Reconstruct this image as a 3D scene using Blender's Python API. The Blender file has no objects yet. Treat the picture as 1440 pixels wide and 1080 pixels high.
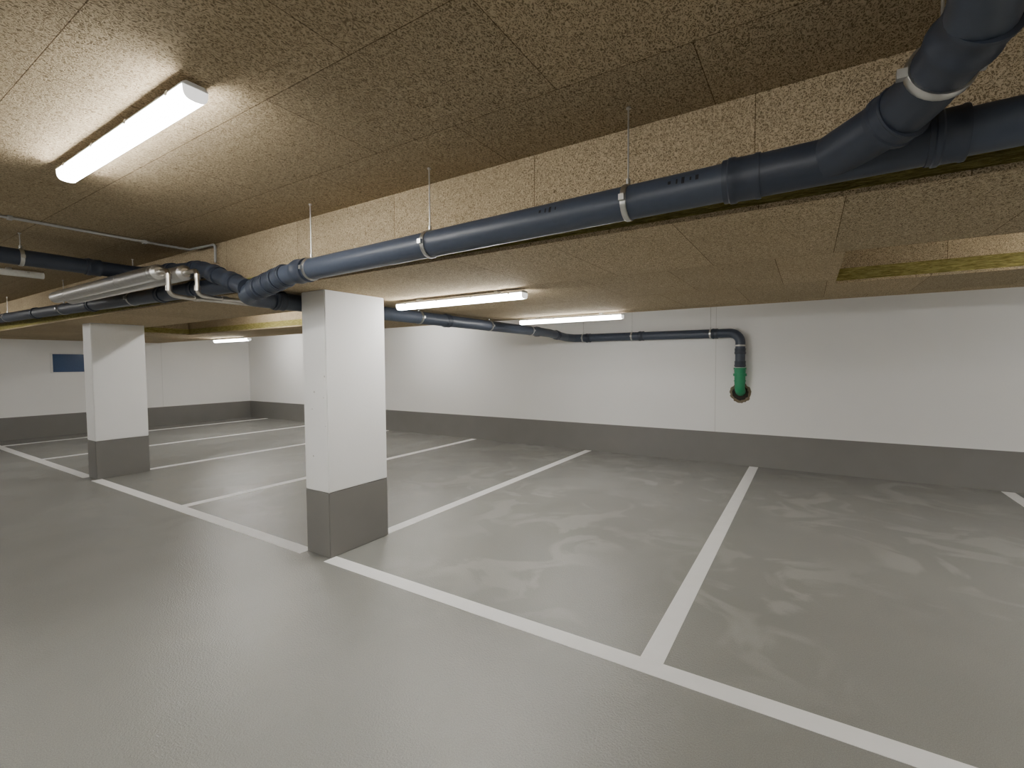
import bpy, bmesh, math, random
from mathutils import Vector, Matrix
S=1.55
sc=bpy.context.scene
def V(x,y,z): return Vector((x*S,y*S,(1+z)*S))
# ------------------------------------------------------------ node helpers
class NT:
    def __init__(s,name):
        s.mat=bpy.data.materials.new(name); s.mat.use_nodes=True
        s.t=s.mat.node_tree; s.b=s.t.nodes['Principled BSDF']; s.l=s.t.links
    def n(s,typ,**kw):
        nd=s.t.nodes.new(typ)
        for k,v in kw.items(): setattr(nd,k,v)
        return nd
    def set(s,sock,v):
        if isinstance(v,bpy.types.NodeSocket): s.l.new(v,sock)
        else: sock.default_value=v
    def math(s,op,a,b=0.5,c=None,clamp=False):
        m=s.n('ShaderNodeMath',operation=op,use_clamp=clamp); s.set(m.inputs[0],a); s.set(m.inputs[1],b)
        if c is not None: s.set(m.inputs[2],c)
        return m.outputs[0]
    def smooth(s,v,a,b,lo=0.0,hi=1.0):
        m=s.n('ShaderNodeMapRange',interpolation_type='SMOOTHSTEP'); s.set(m.inputs['Value'],v)
        m.inputs['From Min'].default_value=a; m.inputs['From Max'].default_value=b
        m.inputs['To Min'].default_value=lo; m.inputs['To Max'].default_value=hi
        return m.outputs[0]
    def pos(s): return s.n('ShaderNodeNewGeometry').outputs['Position']
    def mapping(s,v,loc=(0,0,0),rot=(0,0,0),scl=(1,1,1)):
        m=s.n('ShaderNodeMapping'); s.set(m.inputs[0],v)
        m.inputs['Location'].default_value=loc; m.inputs['Rotation'].default_value=rot; m.inputs['Scale'].default_value=scl
        return m.outputs[0]
    def noise(s,v,scale,detail=2,rough=.5,dist=0):
        m=s.n('ShaderNodeTexNoise'); s.set(m.inputs['Vector'],v)
        m.inputs['Scale'].default_value=scale; m.inputs['Detail'].default_value=detail
        m.inputs['Roughness'].default_value=rough; m.inputs['Distortion'].default_value=dist
        return m.outputs['Fac']
    def mix(s,f,a,b,bt='MIX'):
        m=s.n('ShaderNodeMix',data_type='RGBA',blend_type=bt); s.set(m.inputs[0],f)
        for i,v in ((6,a),(7,b)):
            s.set(m.inputs[i],v if isinstance(v,bpy.types.NodeSocket) else (*v,1))
        return m.outputs[2]
    def bump(s,h,strength,dist):
        m=s.n('ShaderNodeBump'); s.set(m.inputs['Height'],h); m.inputs['Strength'].default_value=strength
        m.inputs['Distance'].default_value=dist; s.l.new(m.outputs[0],s.b.inputs['Normal'])
    def col(s,c): s.set(s.b.inputs['Base Color'],c if isinstance(c,bpy.types.NodeSocket) else (*c,1))
    def rough(s,r): s.set(s.b.inputs['Roughness'],r)

def wood_wool(name,plane,ox,oy,bw,rh,off,tint=1.0):
    m=NT(name); p=m.pos()
    best=None
    for i,(sc_,k) in enumerate(((46,3.0),(62,2.7),(80,2.2))):
        q=m.mapping(p,loc=(3.1*i+1.3,7.7*i,2.9*i+5),rot=(.5*i,.9*i,1.3*i),scl=(1,.6,1))
        n=m.noise(q,sc_,1,.5,.4)
        f=m.math('PINGPONG',m.math('MULTIPLY',n,k*2),.5)
        line=m.smooth(f,.24+.02*i,.46,0,1-.12*i)
        best=line if best is None else m.math('MAXIMUM',best,line)
    fine=m.noise(p,190,2,.7)
    big=m.noise(p,1.3,2,.5)
    h=m.math('ADD',m.math('MULTIPLY',best,.66),m.math('MULTIPLY',fine,.6))
    c=m.mix(m.smooth(h,.08,1.0),(.14*tint,.104*tint,.057*tint),(.61*tint,.50*tint,.335*tint))
    c=m.mix(m.smooth(big,.3,.7,0,.25),c,(.37*tint,.295*tint,.185*tint))
    sx=m.n('ShaderNodeSeparateXYZ'); m.l.new(p,sx.inputs[0])
    cx=m.n('ShaderNodeCombineXYZ')
    a=sx.outputs['X'] if plane!='YZ' else sx.outputs['Y']
    b=sx.outputs['Y'] if plane=='XY' else sx.outputs['Z']
    m.l.new(m.math('ADD',a,-ox+40*bw),cx.inputs[0]); m.l.new(m.math('ADD',b,-oy+20*rh),cx.inputs[1])
    br=m.n('ShaderNodeTexBrick'); m.l.new(cx.outputs[0],br.inputs['Vector'])
    br.offset=off; br.inputs['Scale'].default_value=1; br.inputs['Brick Width'].default_value=bw
    br.inputs['Row Height'].default_value=rh; br.inputs['Mortar Size'].default_value=.0018; br.inputs['Mortar Smooth'].default_value=.15
    br.inputs['Color1'].default_value=(.84,.84,.84,1); br.inputs['Color2'].default_value=(1.0,.99,.98,1); br.inputs['Mortar'].default_value=(.36,.32,.27,1)
    c=m.mix(1.0,c,br.outputs['Color'],'MULTIPLY')
    m.col(c); m.rough(.95); m.b.inputs['Specular IOR Level'].default_value=.1
    m.bump(m.math('SUBTRACT',h,m.math('MULTIPLY',br.outputs['Fac'],1.0)),.5,.003)
    return m.mat
M_ceil=wood_wool('wood_wool_ceiling','XY',(-.535-.3175)*S,.70*S,.635*S,.36*S,.5,.90)
M_under=wood_wool('wood_wool_underside','XY',(-.13-.195)*S,2.01*S,.39*S,.67*S,.46,1.03)
M_face=wood_wool('wood_wool_face','XZ',-.125*S,0.0,.635*S,5.0,.0,1.0)
M_faceY=wood_wool('wood_wool_side','YZ',0,0,.635*S,5.0,.0)

m=NT('yellow_mineral_wool'); p=m.pos()
st=m.noise(m.mapping(p,scl=(6,6,60)),3,5,.7,.6)
m.col(m.mix(m.smooth(st,.35,.65),(.20,.17,.035),(.50,.44,.15))); m.rough(1); m.bump(st,1.0,.02); M_wool=m.mat

def plaster(name,c,seam=None,seam_axis='X'):
    m=NT(name); p=m.pos()
    a=m.noise(p,1.1,4,.6); b=m.noise(p,60,3,.6)
    cc=m.mix(a,tuple(x*.96 for x in c),c)
    if seam is not None:
        sx=m.n('ShaderNodeSeparateXYZ'); m.l.new(p,sx.inputs[0])
        d=m.math('ABSOLUTE',m.math('SUBTRACT',sx.outputs[seam_axis],seam))
        cc=m.mix(m.smooth(d,.002,.006,.35,0),cc,(.3,.29,.27))
    m.col(cc); m.rough(.75); m.bump(b,.15,.003); return m.mat
WC=(.88,.877,.865)
M_wall=plaster('white_plaster',WC)
M_wallb=plaster('white_plaster_back',WC,-.78*S,'X')
M_walll=plaster('white_plaster_side',WC,3.54*S,'Y')
m=NT('white_painted_concrete'); p=m.pos()
vo=m.n('ShaderNodeTexVoronoi'); m.l.new(p,vo.inputs['Vector']); vo.inputs['Scale'].default_value=9
sp=m.n('ShaderNodeSeparateColor'); m.l.new(vo.outputs['Color'],sp.inputs[0])
dot=m.math('MULTIPLY',m.smooth(vo.outputs['Distance'],.05,.085,1,0),m.smooth(sp.outputs[0],.35,.40))
cc=m.mix(m.noise(p,2.5,4),(.83,.83,.82),(.89,.89,.88)); cc=m.mix(m.math('MULTIPLY',dot,.7),cc,(.3,.27,.23))
m.col(cc); m.rough(.6); m.bump(m.math('SUBTRACT',m.noise(p,35,3),dot),.2,.004); M_col=m.mat
m=NT('grey_base_paint'); p=m.pos()
m.col(m.mix(m.noise(p,3,3),(.175,.17,.16),(.205,.199,.188))); m.rough(.5); m.bump(m.noise(p,70,3),.2,.003); M_base=m.mat
# floor
m=NT('grey_epoxy_floor'); p=m.pos()
sx=m.n('ShaderNodeSeparateXYZ'); m.l.new(p,sx.inputs[0])
bay=m.math('MULTIPLY',m.smooth(sx.outputs['Y'],1.2*S,2.0*S,.10,1),m.smooth(sx.outputs['X'],-4.5*S,-2.0*S,.3,1))
w=m.noise(m.mapping(p,loc=(9,4,0),rot=(0,0,1.1),scl=(1,1.15,1)),1.5,3,.5,1.5)
mask=m.smooth(m.noise(m.mapping(p,loc=(7,2,0)),.7,1,.5),.38,.58)
smear=m.math('MULTIPLY',m.math('MULTIPLY',m.smooth(w,.48,.61),mask),bay)
dark=m.math('MULTIPLY',m.smooth(m.noise(m.mapping(p,loc=(1,9,0),rot=(0,0,-.5),scl=(1,.7,1)),.9,2,.5,.6),.46,.70),bay)
base=m.mix(m.noise(p,.7,3,.5,.3),(.255,.257,.238),(.318,.319,.298))
base=m.mix(m.math('MULTIPLY',smear,.36),base,(.48,.478,.452))
base=m.mix(m.math('MULTIPLY',dark,.28),base,(.19,.189,.170))
gr=m.noise(p,230,1,.6)
base=m.mix(m.smooth(gr,.35,.65,0,.34),base,(.165,.166,.152))
m.col(base)
m.rough(m.smooth(m.noise(p,1.3,2,.5,.3),.35,.65,.13,.26)); m.b.inputs['Specular IOR Level'].default_value=.75
m.bump(m.noise(p,95,2,.7),.8,.0038)
M_floor=m.mat
m=NT('white_road_paint'); p=m.pos(); m.col(m.mix(m.noise(p,9,4),(.80,.80,.785),(.88,.88,.87))); m.rough(.5); m.bump(m.noise(p,90,2),.3,.003); M_line=m.mat
def simple(name,c,r=.4,metal=0,bscale=40,bs=.05):
    m=NT(name); p=m.pos(); n=m.noise(p,bscale,2)
    m.col(m.mix(n,tuple(x*.88 for x in c),tuple(min(1,x*1.1) for x in c))); m.rough(r); m.b.inputs['Metallic'].default_value=metal
    m.bump(n,bs,.002); return m.mat
M_pipe=simple('slate_blue_plastic',(.054,.068,.098),.43)
M_coll=simple('dark_blue_socket',(.036,.045,.066),.45)
M_green=simple('green_plastic',(.016,.27,.12),.45)
M_zinc=simple('zinc_steel',(.6,.6,.58),.35,1)
M_foil=simple('aluminium_foil',(.66,.65,.63),.36,1,25,.4)
M_chrome=simple('stainless_steel',(.60,.57,.52),.28,1)
M_house=simple('white_plastic',(.78,.78,.77),.4)
M_grey=simple('grey_plastic',(.4,.4,.39),.5)
M_blue=simple('blue_glass',(.035,.08,.19),.25)
M_hole=simple('brown_mortar',(.20,.16,.11),.9,0,30,.9)
M_dark=simple('dark_hole',(.03,.026,.02),.9)
M_mark=simple('black_print',(.006,.006,.008),.5)
def emis(name,st):
    m=NT(name); m.col((.9,.9,.88)); m.b.inputs['Emission Color'].default_value=(1,.978,.94,1); m.b.inputs['Emission Strength'].default_value=st; return m.mat
M_em=emis('lit_diffuser',64); M_cap=emis('glowing_end_cap',1.2)
M_off=simple('unlit_diffuser',(.75,.75,.70),.3)
# ------------------------------------------------------------ object helpers
def meta(o,label=None,cat=None,group=None,kind=None):
    if label: o['label']=label
    if cat: o['category']=cat
    if group: o['group']=group
    if kind: o['kind']=kind
    return o
def empty(name,loc,**k):
    o=bpy.data.objects.new(name,None); o.empty_display_size=.1; o.location=loc; sc.collection.objects.link(o); return meta(o,**k)
def mk(name,bm,mats,parent=None,smooth=False,**k):
    if not isinstance(mats,(list,tuple)): mats=[mats]
    bmesh.ops.recalc_face_normals(bm,faces=bm.faces)
    lo=Vector([min(v.co[i] for v in bm.verts) for i in range(3)]); hi=Vector([max(v.co[i] for v in bm.verts) for i in range(3)])
    c=(lo+hi)/2
    for v in bm.verts: v.co-=c
    me=bpy.data.meshes.new(name); bm.to_mesh(me); bm.free()
    for x in mats: me.materials.append(x)
    if smooth:
        for f in me.polygons: f.use_smooth=True
        try: me.set_sharp_from_angle(angle=math.radians(40))
        except Exception: pass
    o=bpy.data.objects.new(name,me); sc.collection.objects.link(o)
    if parent: o.parent=parent; o.location=c-parent.location
    else: o.location=c
    return meta(o,**k)
def boxbm(bm,a,b):
    vs=[bm.verts.new((x,y,z)) for x in (a[0],b[0]) for y in (a[1],b[1]) for z in (a[2],b[2])]
    for f in ((0,1,3,2),(4,6,7,5),(0,4,5,1),(2,3,7,6),(0,2,6,4),(1,5,7,3)): bm.faces.new([vs[i] for i in f])
def box(name,x0,x1,y0,y1,z0,z1,mat,parent=None,bevel=0,matfn=None,**k):
    bm=bmesh.new(); boxbm(bm,V(x0,y0,z0),V(x1,y1,z1))
    if bevel: bmesh.ops.bevel(bm,geom=bm.edges[:],offset=bevel,segments=2,affect='EDGES')
    if matfn:
        bmesh.ops.recalc_face_normals(bm,faces=bm.faces)
        for f in bm.faces: f.material_index=matfn(f.normal)
    return mk(name,bm,mat,parent,**k)
def frame(d):
    d=d.normalized(); u=Vector((0,0,1)) if abs(d.z)<.9 else Vector((1,0,0))
    a=d.cross(u).normalized(); return d,a,a.cross(d).normalized()
def lathe_bm(bm,c,d,prof,seg=28,mi=0):
    d,a,b=frame(d); rings=[]
    for t,r in prof:
        rings.append([bm.verts.new(c+d*t+(a*math.cos(2*math.pi*i/seg)+b*math.sin(2*math.pi*i/seg))*r) for i in range(seg)])
    for k in range(len(rings)-1):
        for i in range(seg):
            f=bm.faces.new((rings[k][i],rings[k][(i+1)%seg],rings[k+1][(i+1)%seg],rings[k+1][i])); f.material_index=mi
    bm.faces.new(rings[0][::-1]).material_index=mi; bm.faces.new(rings[-1]).material_index=mi
def lathe(name,c,d,prof,mat,parent=None,**k):
    bm=bmesh.new(); lathe_bm(bm,c,d,prof); return mk(name,bm,mat,parent,smooth=True,**k)
def fillet(pts,r,n=8):
    out=[pts[0]]
    for i in range(1,len(pts)-1):
        p=pts[i]; a=(pts[i-1]-p); b=(pts[i+1]-p); la,lb=a.length,b.length; a.normalize(); b.normalize()
        th=math.pi-a.angle(b)
        if th<.02: out.append(p); continue
        t=min(r*math.tan(th/2),la*.48,lb*.48); rr=t/math.tan(th/2); kk=rr*4/3*math.tan(th/4)
        p0=p+a*t;p3=p+b*t;p1=p0-a*kk;p2=p3-b*kk
        for j in range(n+1):
            s=j/n; out.append(p0*(1-s)**3+p1*3*s*(1-s)**2+p2*3*s*s*(1-s)+p3*s**3)
    out.append(pts[-1]); return out
def tube_bm(bm,pts,r,seg=24):
    rings=[]; d0=(pts[1]-pts[0]).normalized(); _,a,_=frame(d0)
    for i,p in enumerate(pts):
        if i==0: t=d0
        elif i==len(pts)-1: t=(pts[-1]-pts[-2]).normalized()
        else: t=((pts[i+1]-p).normalized()+(p-pts[i-1]).normalized()).normalized()
        a=(a-t*a.dot(t)).normalized(); b=t.cross(a)
        rings.append([bm.verts.new(p+(a*math.cos(2*math.pi*j/seg)+b*math.sin(2*math.pi*j/seg))*r) for j in range(seg)])
    for k in range(len(rings)-1):
        for i in range(seg): bm.faces.new((rings[k][i],rings[k][(i+1)%seg],rings[k+1][(i+1)%seg],rings[k+1][i]))
    bm.faces.new(rings[0][::-1]); bm.faces.new(rings[-1])
def tube(name,pts,r,mat,parent=None,fil=.12,seg=24,**k):
    bm=bmesh.new(); tube_bm(bm,fillet(pts,fil) if len(pts)>2 else pts,r,seg); return mk(name,bm,mat,parent,smooth=True,**k)
def socket(c,d,r,parent,L=.085,g=1.10):
    R=r*g
    prof=[(-L*.5,r*.99),(-L*.5,R),(-L*.36,R),(-L*.32,R*1.06),(-L*.18,R*1.06),(-L*.12,R),(L*.34,R),(L*.40,R*1.04),(L*.5,R*1.03),(L*.5,r*.99)]
    return lathe('pipe_socket',c,d,prof,M_coll,parent,label='dark blue moulded pipe socket')
# ------------------------------------------------------------ room shell
XL,XR,YB,YF=-9.2,4.6,-3.2,5.0
ZC,ZS,ZI=.669,.38,.450
K='structure'
box('floor',XL-.1,XR+.1,YB-.1,YF+.1,-1.1,-1,M_floor,kind=K,label='glossy grey epoxy coated garage floor')
box('ceiling',XL-.1,XR+.1,YB-.1,YF+.1,ZC,ZC+.1,M_ceil,kind=K,label='wood wool acoustic panel ceiling with dark seams')
box('wall_back',XL-.1,XR+.1,YF,YF+.1,-1,ZC,M_wallb,kind=K,label='white painted garage wall with vertical joint')
box('wall_left',XL-.1,XL,YB,YF,-1,ZC,M_walll,kind=K,label='white painted garage wall')
box('wall_right',XR,XR+.1,YB,YF,-1,ZC,M_wall,kind=K,label='white painted garage wall')
box('wall_front',XL-.1,XR+.1,YB-.1,YB,-1,ZC,M_wall,kind=K,label='white painted garage wall')
e=.003; hb=-.69
box('baseboard_back',XL,XR,YF-e,YF,-1,hb,M_base,kind=K,label='dark grey painted band at wall foot')
box('baseboard_left',XL,XL+e,YB,YF-e,-1,hb,M_base,kind=K,label='dark grey painted band at wall foot')
box('baseboard_right',XR-e,XR,YB,YF-e,-1,hb,M_base,kind=K,label='dark grey painted band at wall foot')
box('baseboard_front',XL,XR,YB,YB+e,-1,hb,M_base,kind=K,label='dark grey painted band at wall foot')
# beam and soffits
def soffit(name,x0,x1,y0,y1,label,cat):
    p=empty(name,V((x0+x1)/2,(y0+y1)/2,ZS),label=label,cat=cat,kind=None)
    g=.006
    fn=lambda n:(1 if abs(n.x)>.5 else (0 if abs(n.y)>.5 else 2))
    box('cladding_panel',x0,x1,y0+g,y1-g,ZI,ZC,[M_face,M_faceY,M_under],p,matfn=fn,label='tan wood wool cladding panels')
    box('mineral_wool_edge',x0,x1,y0,y1,ZS+.012,ZI,M_wool,p,label='exposed yellow mineral wool insulation edge')
    box('underside_panel',x0,x1,y0-.002,y1+.002,ZS,ZS+.012,M_under,p,label='tan wood wool boards facing down')
    return p
soffit('ceiling_beam',XL,XR,1.34,2.01,'long ceiling beam clad in wood wool boards','beam')
soffit('ceiling_soffit',XL,XR,2.81,3.50,'lowered insulated ceiling strip clad in wood wool','ceiling soffit')
soffit('ceiling_soffit',-2.7,.10,2.012,2.808,'lowered insulated ceiling section beside open recess','ceiling soffit')
soffit('ceiling_soffit',XL,-6.5,2.012,2.808,'lowered insulated ceiling section beside open recess','ceiling soffit')
# columns
def column(x0,x1):
    y0,y1=1.513,1.907; p=empty('column',V((x0+x1)/2,(y0+y1)/2,-1),label='white square concrete column with grey painted foot',cat='column',group='concrete columns carrying the beam')
    box('shaft',x0,x1,y0,y1,-.66,ZS,M_col,p,bevel=.006,label='white painted concrete shaft')
    box('painted_base',x0-.001,x1+.001,y0-.001,y1+.001,-1,-.66,M_base,p,bevel=.006,label='dark grey painted foot')
column(-2.265,-2.071); column(-5.485,-5.29)
# lines
hw=.038; zt=-1+.0014; YM=1.508
def line(x0,x1,y0,y1,l): box('parking_line',x0,x1,y0,y1,-1,zt,M_line,label=l,cat='floor marking',group='white parking bay lines')
Lr='long white painted line along the parking bays'
Ld='white painted divider line between two parking bays'
line(-2.069,XR,YM-hw,YM+hw,Lr); line(-5.288,-2.267,YM-hw,YM+hw,Lr); line(XL+.1,-5.487,YM-hw,YM+hw,Lr)
y1_=YM+hw+.001
for x,y in ((-.43,y1_),(-2.12,1.91),(-3.75,y1_),(-5.387,1.91),(-6.98,y1_),(-8.6,y1_),(1.29,y1_),(2.95,y1_)):
    line(x-hw,x+hw,y,4.98,Ld)
# ------------------------------------------------------------ light fixtures
def profile(prof,x0,x1,n=None):
    bm=bmesh.new(); A=[bm.verts.new((x0,y,z)) for y,z in prof]; B=[bm.verts.new((x1,y,z)) for y,z in prof]; k=len(prof)
    for i in range(k): bm.faces.new((A[i],A[(i+1)%k],B[(i+1)%k],B[i]))
    bm.faces.new(A); bm.faces.new(B[::-1]); return bm
def fixture(em,cap,label):
    L=.885*S/2; g=-.018
    p=empty('ceiling_light',Vector((0,0,0)),label=label,cat='light')
    mk('housing',profile([(y,z+g) for y,z in [(-.030,-.001),(.030,-.001),(.042,-.010),(.044,-.018),(-.044,-.018),(-.042,-.010)]],-L,L),M_house,p,label='white plastic trough housing')
    dp=[(.041,-.018)]+[(.041*math.cos(a)**.5,-.020-.044*math.sin(a)**.8) for a in [math.pi/2*i/6 for i in range(1,6)]]
    dp=dp+[(0,-.065)]+[(-y,z) for y,z in reversed(dp)]
    dp=[(y,z+g) for y,z in dp]
    mk('diffuser',profile(dp,-L+.006,L-.006),em,p,smooth=True,label='long translucent light diffuser')
    for s in (-1,1):
        mk('end_cap',profile([(y*1.02,z) for y,z in dp],s*(L-.006),s*(L+.002)),cap,p,label='translucent end cap')
        bm=bmesh.new(); boxbm(bm,(s*L*.62-.02,-.022,g-.002),(s*L*.62+.02,.022,0)); mk('mounting_bracket',bm,M_zinc,p)
    for i in range(4):
        for s in (-1,1):
            x=(-.82+i*.547)*L; bm=bmesh.new(); boxbm(bm,(x-.010,s*.0435,g-.026),(x+.010,s*.0455,g-.008)); mk('clip',bm,M_zinc,p)
    return p
def place(src,loc,rot=0,label=None,first=False):
    if first: p=src
    else:
        p=src.copy(); sc.collection.objects.link(p)
        for c in src.children:
            q=c.copy(); q.parent=p; sc.collection.objects.link(q)
    p.location=loc; p.rotation_euler=(0,0,rot)
    if label: p['label']=label
    p['group']='linear garage ceiling lights'
    return p
lb='lit linear damp-proof light fixture mounted on wood wool ceiling, in a set with unseen ones added for brightness'
lb2='lit linear damp-proof light fixture under lowered soffit, in a set with unseen ones added for brightness'
F=fixture(M_em,M_cap,lb); bpy.context.view_layer.update()
XA=-1.665
spots=[(XA,.56,ZC,lb),(XA,2.06,ZS,lb2),(XA+.04,3.42,ZS,lb2),(-6.75,3.44,ZS,lb2),(-6.75,.3,ZC,lb),
 (1.9,.555,ZC,lb),(1.9,1.96,ZS,lb2),(2.3,3.44,ZS,lb2),(-4.4,2.36,ZC,lb),(1.50,2.30,ZC,lb),  # unseen fixtures added right of frame for brightness; recess ones inferred from its glow
 (-4.3,4.3,ZC,lb),(-7.6,4.3,ZC,lb),  # added fixtures hidden behind the soffit to wash the back wall evenly
 (-4.4,-.6,ZC,lb),(XA,-.9,ZC,lb),(-.2,-.9,ZC,lb),(-.7,-2.3,ZC,lb),(-6.75,-2.0,ZC,lb),(-3.4,-2.3,ZC,lb)]  # unseen fixtures added behind and beside the camera to brighten the room
for i,(x,y,z,l) in enumerate(spots[1:]): place(F,V(x,y,z),0,l)
place(F,V(*spots[0][:3]),0,lb,first=True)
G=fixture(M_off,M_house,'unlit linear light fixture with cloudy white cover'); G.location=V(-4.57,.62,ZC); G.rotation_euler=(0,0,math.pi/2); G['group']='linear garage ceiling lights'
# ------------------------------------------------------------ pipes
R=.0435*S; YW=4.93
zm=lambda x:.398+.016*(x+1.95)
D=empty('drain_pipe',V(-1.0,1.235,.40),label='long slate blue plastic drain pipe hung beside the beam',cat='pipe')
tube('pipe_section',[V(1.9,1.235,zm(1.9)),V(-1.86,1.235,zm(-1.86))],R,M_pipe,D)
tube('pipe_elbow',[V(-1.86,1.235,zm(-1.86)),V(-1.96,1.235,.392),V(-2.20,1.235,.353),V(-2.325,1.25,.334),V(-2.325,1.42,.331)],R,M_pipe,D,fil=.12)
tube('pipe_section',[V(-2.325,1.42,.331),V(-2.31,4.2,.318)],R,M_pipe,D)
tube('pipe_elbow',[V(-2.31,4.2,.318),V(-2.31,4.40,.314),V(-2.30,4.76,.286),V(-2.26,YW,.282),V(-2.0,YW,.281)],R,M_pipe,D,fil=.1)
tube('pipe_section',[V(-2.0,YW,.281),V(-.75,YW,.276)],R,M_pipe,D)
tube('pipe_elbow',[V(-.75,YW,.276),V(-.555,YW,.276),V(-.555,YW,.08)],R,M_pipe,D,fil=.15)
tube('pipe_section',[V(-.555,YW,.08),V(-.555,YW,-.05)],R,M_pipe,D)
X1=Vector((1,0,0)); Y1=Vector((0,1,0)); Z1=Vector((0,0,1))
for x in (-.14,-1.83,.75): socket(V(x,1.235,zm(x)),X1,R,D,.12,1.13)
dd=V(-2.20,1.235,.353)-V(-1.96,1.235,.392)
for t in (.05,.32,.60,.88): socket(V(-1.96,1.235,.392)+dd*t,dd,R,D,.085,1.12)
for y in (1.42,2.75,4.15): socket(V(-2.32,y,.331-(y-1.42)*.0046),Y1,R,D)
socket(V(-2.306,4.55,.303),Vector((0,1,-.09)),R,D)
for x in (-2.1,-1.5,-.78): socket(V(x,YW,.280 if x<-1 else .276),X1,R,D)
socket(V(-.555,YW,.10),Z1,R,D); socket(V(-.555,YW,-.02),Z1,R,D)
# wye body + branch
br=[V(.02,1.235,zm(.02)),V(.145,1.125,.456),V(.200,.955,.490),V(.165,.45,.545),V(.155,.30,.660)]
tube('wye_branch',br[:3],R*1.06,M_coll,D,fil=.35)
tube('branch_pipe',br[2:],R,M_pipe,D,fil=.12)
tube('wye_body',[V(-.12,1.235,zm(-.12)),V(.23,1.235,zm(.23))],R*1.09,M_coll,D)
socket(V(.215,1.235,zm(.215)),X1,R,D,.09,1.16)
d01=br[1]-br[0]; d12=br[2]-br[1]
socket(br[0]+d01*.86,d01+d12*.5,R,D,.06,1.17); socket(br[1]+d12*.9,d12,R,D,.10,1.12)
def mark(x0,n):
    for i in range(n):
        bm=bmesh.new(); x=x0+i*.016; h=.10+.10*((i*7)%3)/2
        vs=[]
        for k in range(5):
            a=-h+2*h*k/4
            for xx in (x+(.003 if i%2 else 0),x+.007):
                vs.append(bm.verts.new(V(xx,1.235,zm(xx))+Vector((0,-math.cos(.3+a),math.sin(.3+a)))*(R+.0008)))
        for k in range(4): bm.faces.new((vs[2*k],vs[2*k+1],vs[2*k+3],vs[2*k+2]))
        mk('printed_mark',bm,M_mark,D,label='small black printed mark')
mark(-.66,4); mark(-.30,5)
# green outlet
O=empty('drain_outlet',V(-.555,YW,-.25),label='green plastic drain outlet entering round hole in white wall',cat='pipe outlet')
Rg=R*1.10
lathe('green_coupling',V(-.555,YW,-.12),Z1,[(-.14,Rg*.86),(-.14,Rg),(-.10,Rg),(-.10,Rg*1.10),(-.085,Rg*1.10),(-.085,Rg),(-.02,Rg),(-.02,Rg*1.22),(.015,Rg*1.22),(.015,Rg*1.02),(.05,Rg*1.02),(.05,Rg*1.10),(.06,Rg*1.10),(.06,Rg*1.02),(.075,Rg*1.02),(.075,Rg*1.16),(.10,Rg*1.16),(.10,R)],M_green,O)
tube('green_elbow',[V(-.555,YW,-.19),V(-.555,YW,-.255),V(-.555,4.999,-.285)],Rg*.95,M_green,O,fil=.1)
zh=-.298; rh_=.094*S
bm=bmesh.new(); n=40; random.seed(3)
rr_=[1+random.uniform(-.07,.08) for _ in range(n)]
ci=V(-.555,4.995,zh); A=[];B=[];Cc=[]
for i in range(n):
    a=2*math.pi*i/n; d=Vector((math.cos(a),0,math.sin(a)))
    A.append(bm.verts.new(ci+d*rh_*rr_[i]+Vector((0,.006,0)))); B.append(bm.verts.new(ci+d*rh_*.86*rr_[i]+Vector((0,-.006,0)))); Cc.append(bm.verts.new(ci+d*rh_*.74*rr_[(i*3)%n]+Vector((0,.002,0))))
for i in range(n):
    j=(i+1)%n; bm.faces.new((A[i],A[j],B[j],B[i])); bm.faces.new((B[i],B[j],Cc[j],Cc[i]))
mk('hole_rim',bm,M_hole,O,smooth=True,label='rough brown mortar rim')
lathe('hole_opening',V(-.555,4.9985,zh),Y1,[(-.002,.002),(-.002,rh_*.84),(.001,rh_*.84)],M_dark,O,label='dark round wall opening')
# feeder pipes
E=empty('drain_pipe',V(-3.35,1.2,.48),label='slate blue drain pipe crossing under the ceiling',cat='pipe')
f=[V(-3.35,-1.6,.578),V(-3.35,1.195,.542),V(-2.60,1.2,.487),V(-2.26,1.225,.368)]
tube('pipe_section',f,R*.92,M_coll,E,fil=.13)
for c,d in ((V(-3.35,.98,.545),Y1),(V(-3.35,.2,.555),Y1),(V(-2.95,1.198,.513),f[2]-f[1]),(V(-2.68,1.2,.493),f[2]-f[1]),(f[2]+(f[3]-f[2])*.3,f[3]-f[2]),(f[2]+(f[3]-f[2])*.7,f[3]-f[2])): socket(c,d,R*.92,E,.10)
E2=empty('drain_pipe',V(-5,1.245,.42),label='slate blue drain pipe running below the beam',cat='pipe')
ze=lambda x:.402-(x+2.38)*.0175
tube('pipe_section',[V(-9.1,1.25,ze(-9.1)),V(-2.38,1.25,.402)],R*.95,M_coll,E2,fil=.1)
for x in (-7.2,-5.6,-4.3,-3.2,-2.8): socket(V(x,1.25,ze(x)),X1,R*.95,E2)
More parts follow.
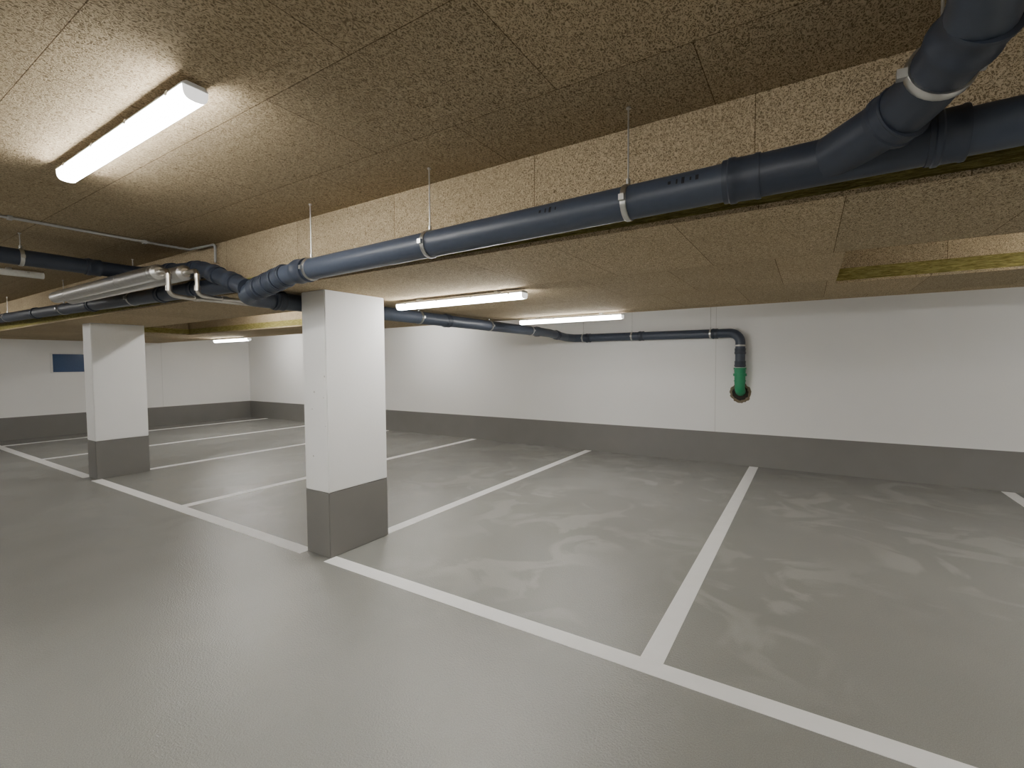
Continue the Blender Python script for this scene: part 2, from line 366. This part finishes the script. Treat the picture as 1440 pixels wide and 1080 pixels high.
# insulated pipes + steel drops
def insul(y,xe,xd,l):
    z=.450; P=empty('heating_pipe',V(-3,y,z),label=l,cat='pipe',group='foil insulated heating pipes')
    r=.0365*S; x0=-4.15
    lathe('foil_insulation',V(x0,y,z),X1,[(0,r*.8),(0,r),((xe-x0)*S-.02,r),((xe-x0)*S,r*.6)],M_foil,P,label='silver foil pipe insulation')
    tube('steel_pipe',[V(xe-.02,y,z),V(xd,y,z),V(xd,y,.333),V(xd,y+.08,.328),V(xd,2.6,.328)],.0105*S,M_chrome,P,fil=.045,seg=16,label='bare stainless steel pipe')
    for zz in (.42,.365): lathe('press_fitting',V(xd,y,zz),Z1,[(-.018,.010*S),(-.018,.014*S),(.018,.014*S),(.018,.010*S)],M_chrome,P)
    lathe('press_fitting',V(xd,y+.12,.328),Y1,[(-.02,.010*S),(-.02,.014*S),(.02,.014*S),(.02,.010*S)],M_chrome,P)
    for k in range(4):
        x=-3.9+k*.4; lathe('insulation_band',V(x,y,z),X1,[(-.012,r),(-.012,r*1.02),(.012,r*1.02),(.012,r)],M_zinc,P)
insul(1.10,-2.56,-2.45,'foil insulated heating pipe with bare steel bends')
insul(1.022,-2.64,-2.55,'foil insulated heating pipe beside its twin with steel drop')
C=empty('conduit',V(-3.0,0,.655),label='thin grey cable conduit on the ceiling',cat='conduit')
tube('tube',[V(-3.02,-3,ZC-.009),V(-3.0,1.31,ZC-.009),V(-2.74,1.325,ZC-.012),V(-2.74,1.325,.56)],.0065*S,M_grey,C,fil=.03,seg=12)
for y in (-1,0,.6,1.1): box('clip',-3.018,-2.995,y-.008,y+.008,ZC-.018,ZC,M_grey,C)
# hangers
def hanger(c,d,top,r=R,wall=False):
    H=empty('pipe_hanger',c,label='zinc plated pipe clamp on a threaded rod',cat='pipe clamp',group='pipe clamps on threaded rods')
    bm=bmesh.new(); lathe_bm(bm,c,d,[(-.012,r*1.005),(-.012,r*1.07),(-.009,r*1.09),(.009,r*1.09),(.012,r*1.07),(.012,r*1.005)])
    mk('clamp_ring',bm,M_zinc,H,smooth=True,label='zinc steel ring with rubber lining')
    _,a,b=frame(d)
    e=a if abs(a.z)<.7 else b
    for s in (-1,1):
        bm=bmesh.new(); q=c+e*s*r*1.16; boxbm(bm,q-Vector((.011,.011,.012)),q+Vector((.011,.011,.012)))
        mk('clamp_screw',bm,M_zinc,H)
    if top is not None:
        t=Vector((c.x,c.y,(1+top)*S)); q=c+Z1*r*1.06
        bm=bmesh.new(); lathe_bm(bm,q,Z1,[(0,.009),(.025,.009),(.025,.0036),((t-q).length-.006,.0036),((t-q).length-.006,.010),((t-q).length,.010)],12)
        mk('threaded_rod',bm,M_zinc,H,smooth=True)
for x in (-1.77,-1.11,-.413,.38): hanger(V(x,1.235,zm(x)),X1,ZC)
for y in (2.45,3.3): hanger(V(-2.32+(y-1.42)*.004,y,.331-(y-1.42)*.0046),Y1,ZS)
hanger(V(-2.312,4.0,.319),Y1,ZC)
for x in (-2.16,-1.60,-.82): hanger(V(x,YW,.2805 if x<-1 else .2765),X1,ZC)
hanger(V(-.555,YW,.155),Z1,None)
hanger(br[1]+d12*.50,d12,ZC,R*1.07)
hanger(V(-3.35,.7,.548),Y1,ZC,R*.92)
for x in (-3.6,-4.9,-6.5): hanger(V(x,1.25,ze(x)),X1,ZC,R*.95)
# small blue window in the side wall
x=XL; W=empty('window_1',V(x,2.45,-.085),kind=K,label='small blue window pane in white side wall')
box('window_pane',x,x+.01,2.19,2.72,-.08,.18,M_blue,W)
for a in ((2.17,2.19,-.095,.195),(2.72,2.74,-.095,.195),(2.19,2.72,-.095,-.08),(2.19,2.72,.18,.195)):
    box('window_frame',x,x+.016,a[0],a[1],a[2],a[3],M_house,W)
# ------------------------------------------------------------ camera/world
w=bpy.data.worlds.new('world'); sc.world=w; w.use_nodes=True
w.node_tree.nodes['Background'].inputs[0].default_value=(.8,.85,.9,1); w.node_tree.nodes['Background'].inputs[1].default_value=.05
cam=bpy.data.cameras.new('camera'); co=bpy.data.objects.new('camera',cam); sc.collection.objects.link(co)
cam.sensor_width=36; cam.lens=661/1440*36; cam.clip_start=.02
a=math.radians(32.3); pch=math.radians(2.5); rl=math.radians(.39)
fw=Vector((-math.sin(a)*math.cos(pch),math.cos(a)*math.cos(pch),-math.sin(pch)))
rt=Vector((math.cos(a),math.sin(a),0)); up=rt.cross(fw)
rt2=rt*math.cos(rl)-up*math.sin(rl); up2=rt2.cross(fw)
mt=Matrix((rt2,up2,-fw)).transposed().to_4x4(); mt.translation=Vector((0,0,S)); co.matrix_world=mt
sc.camera=co
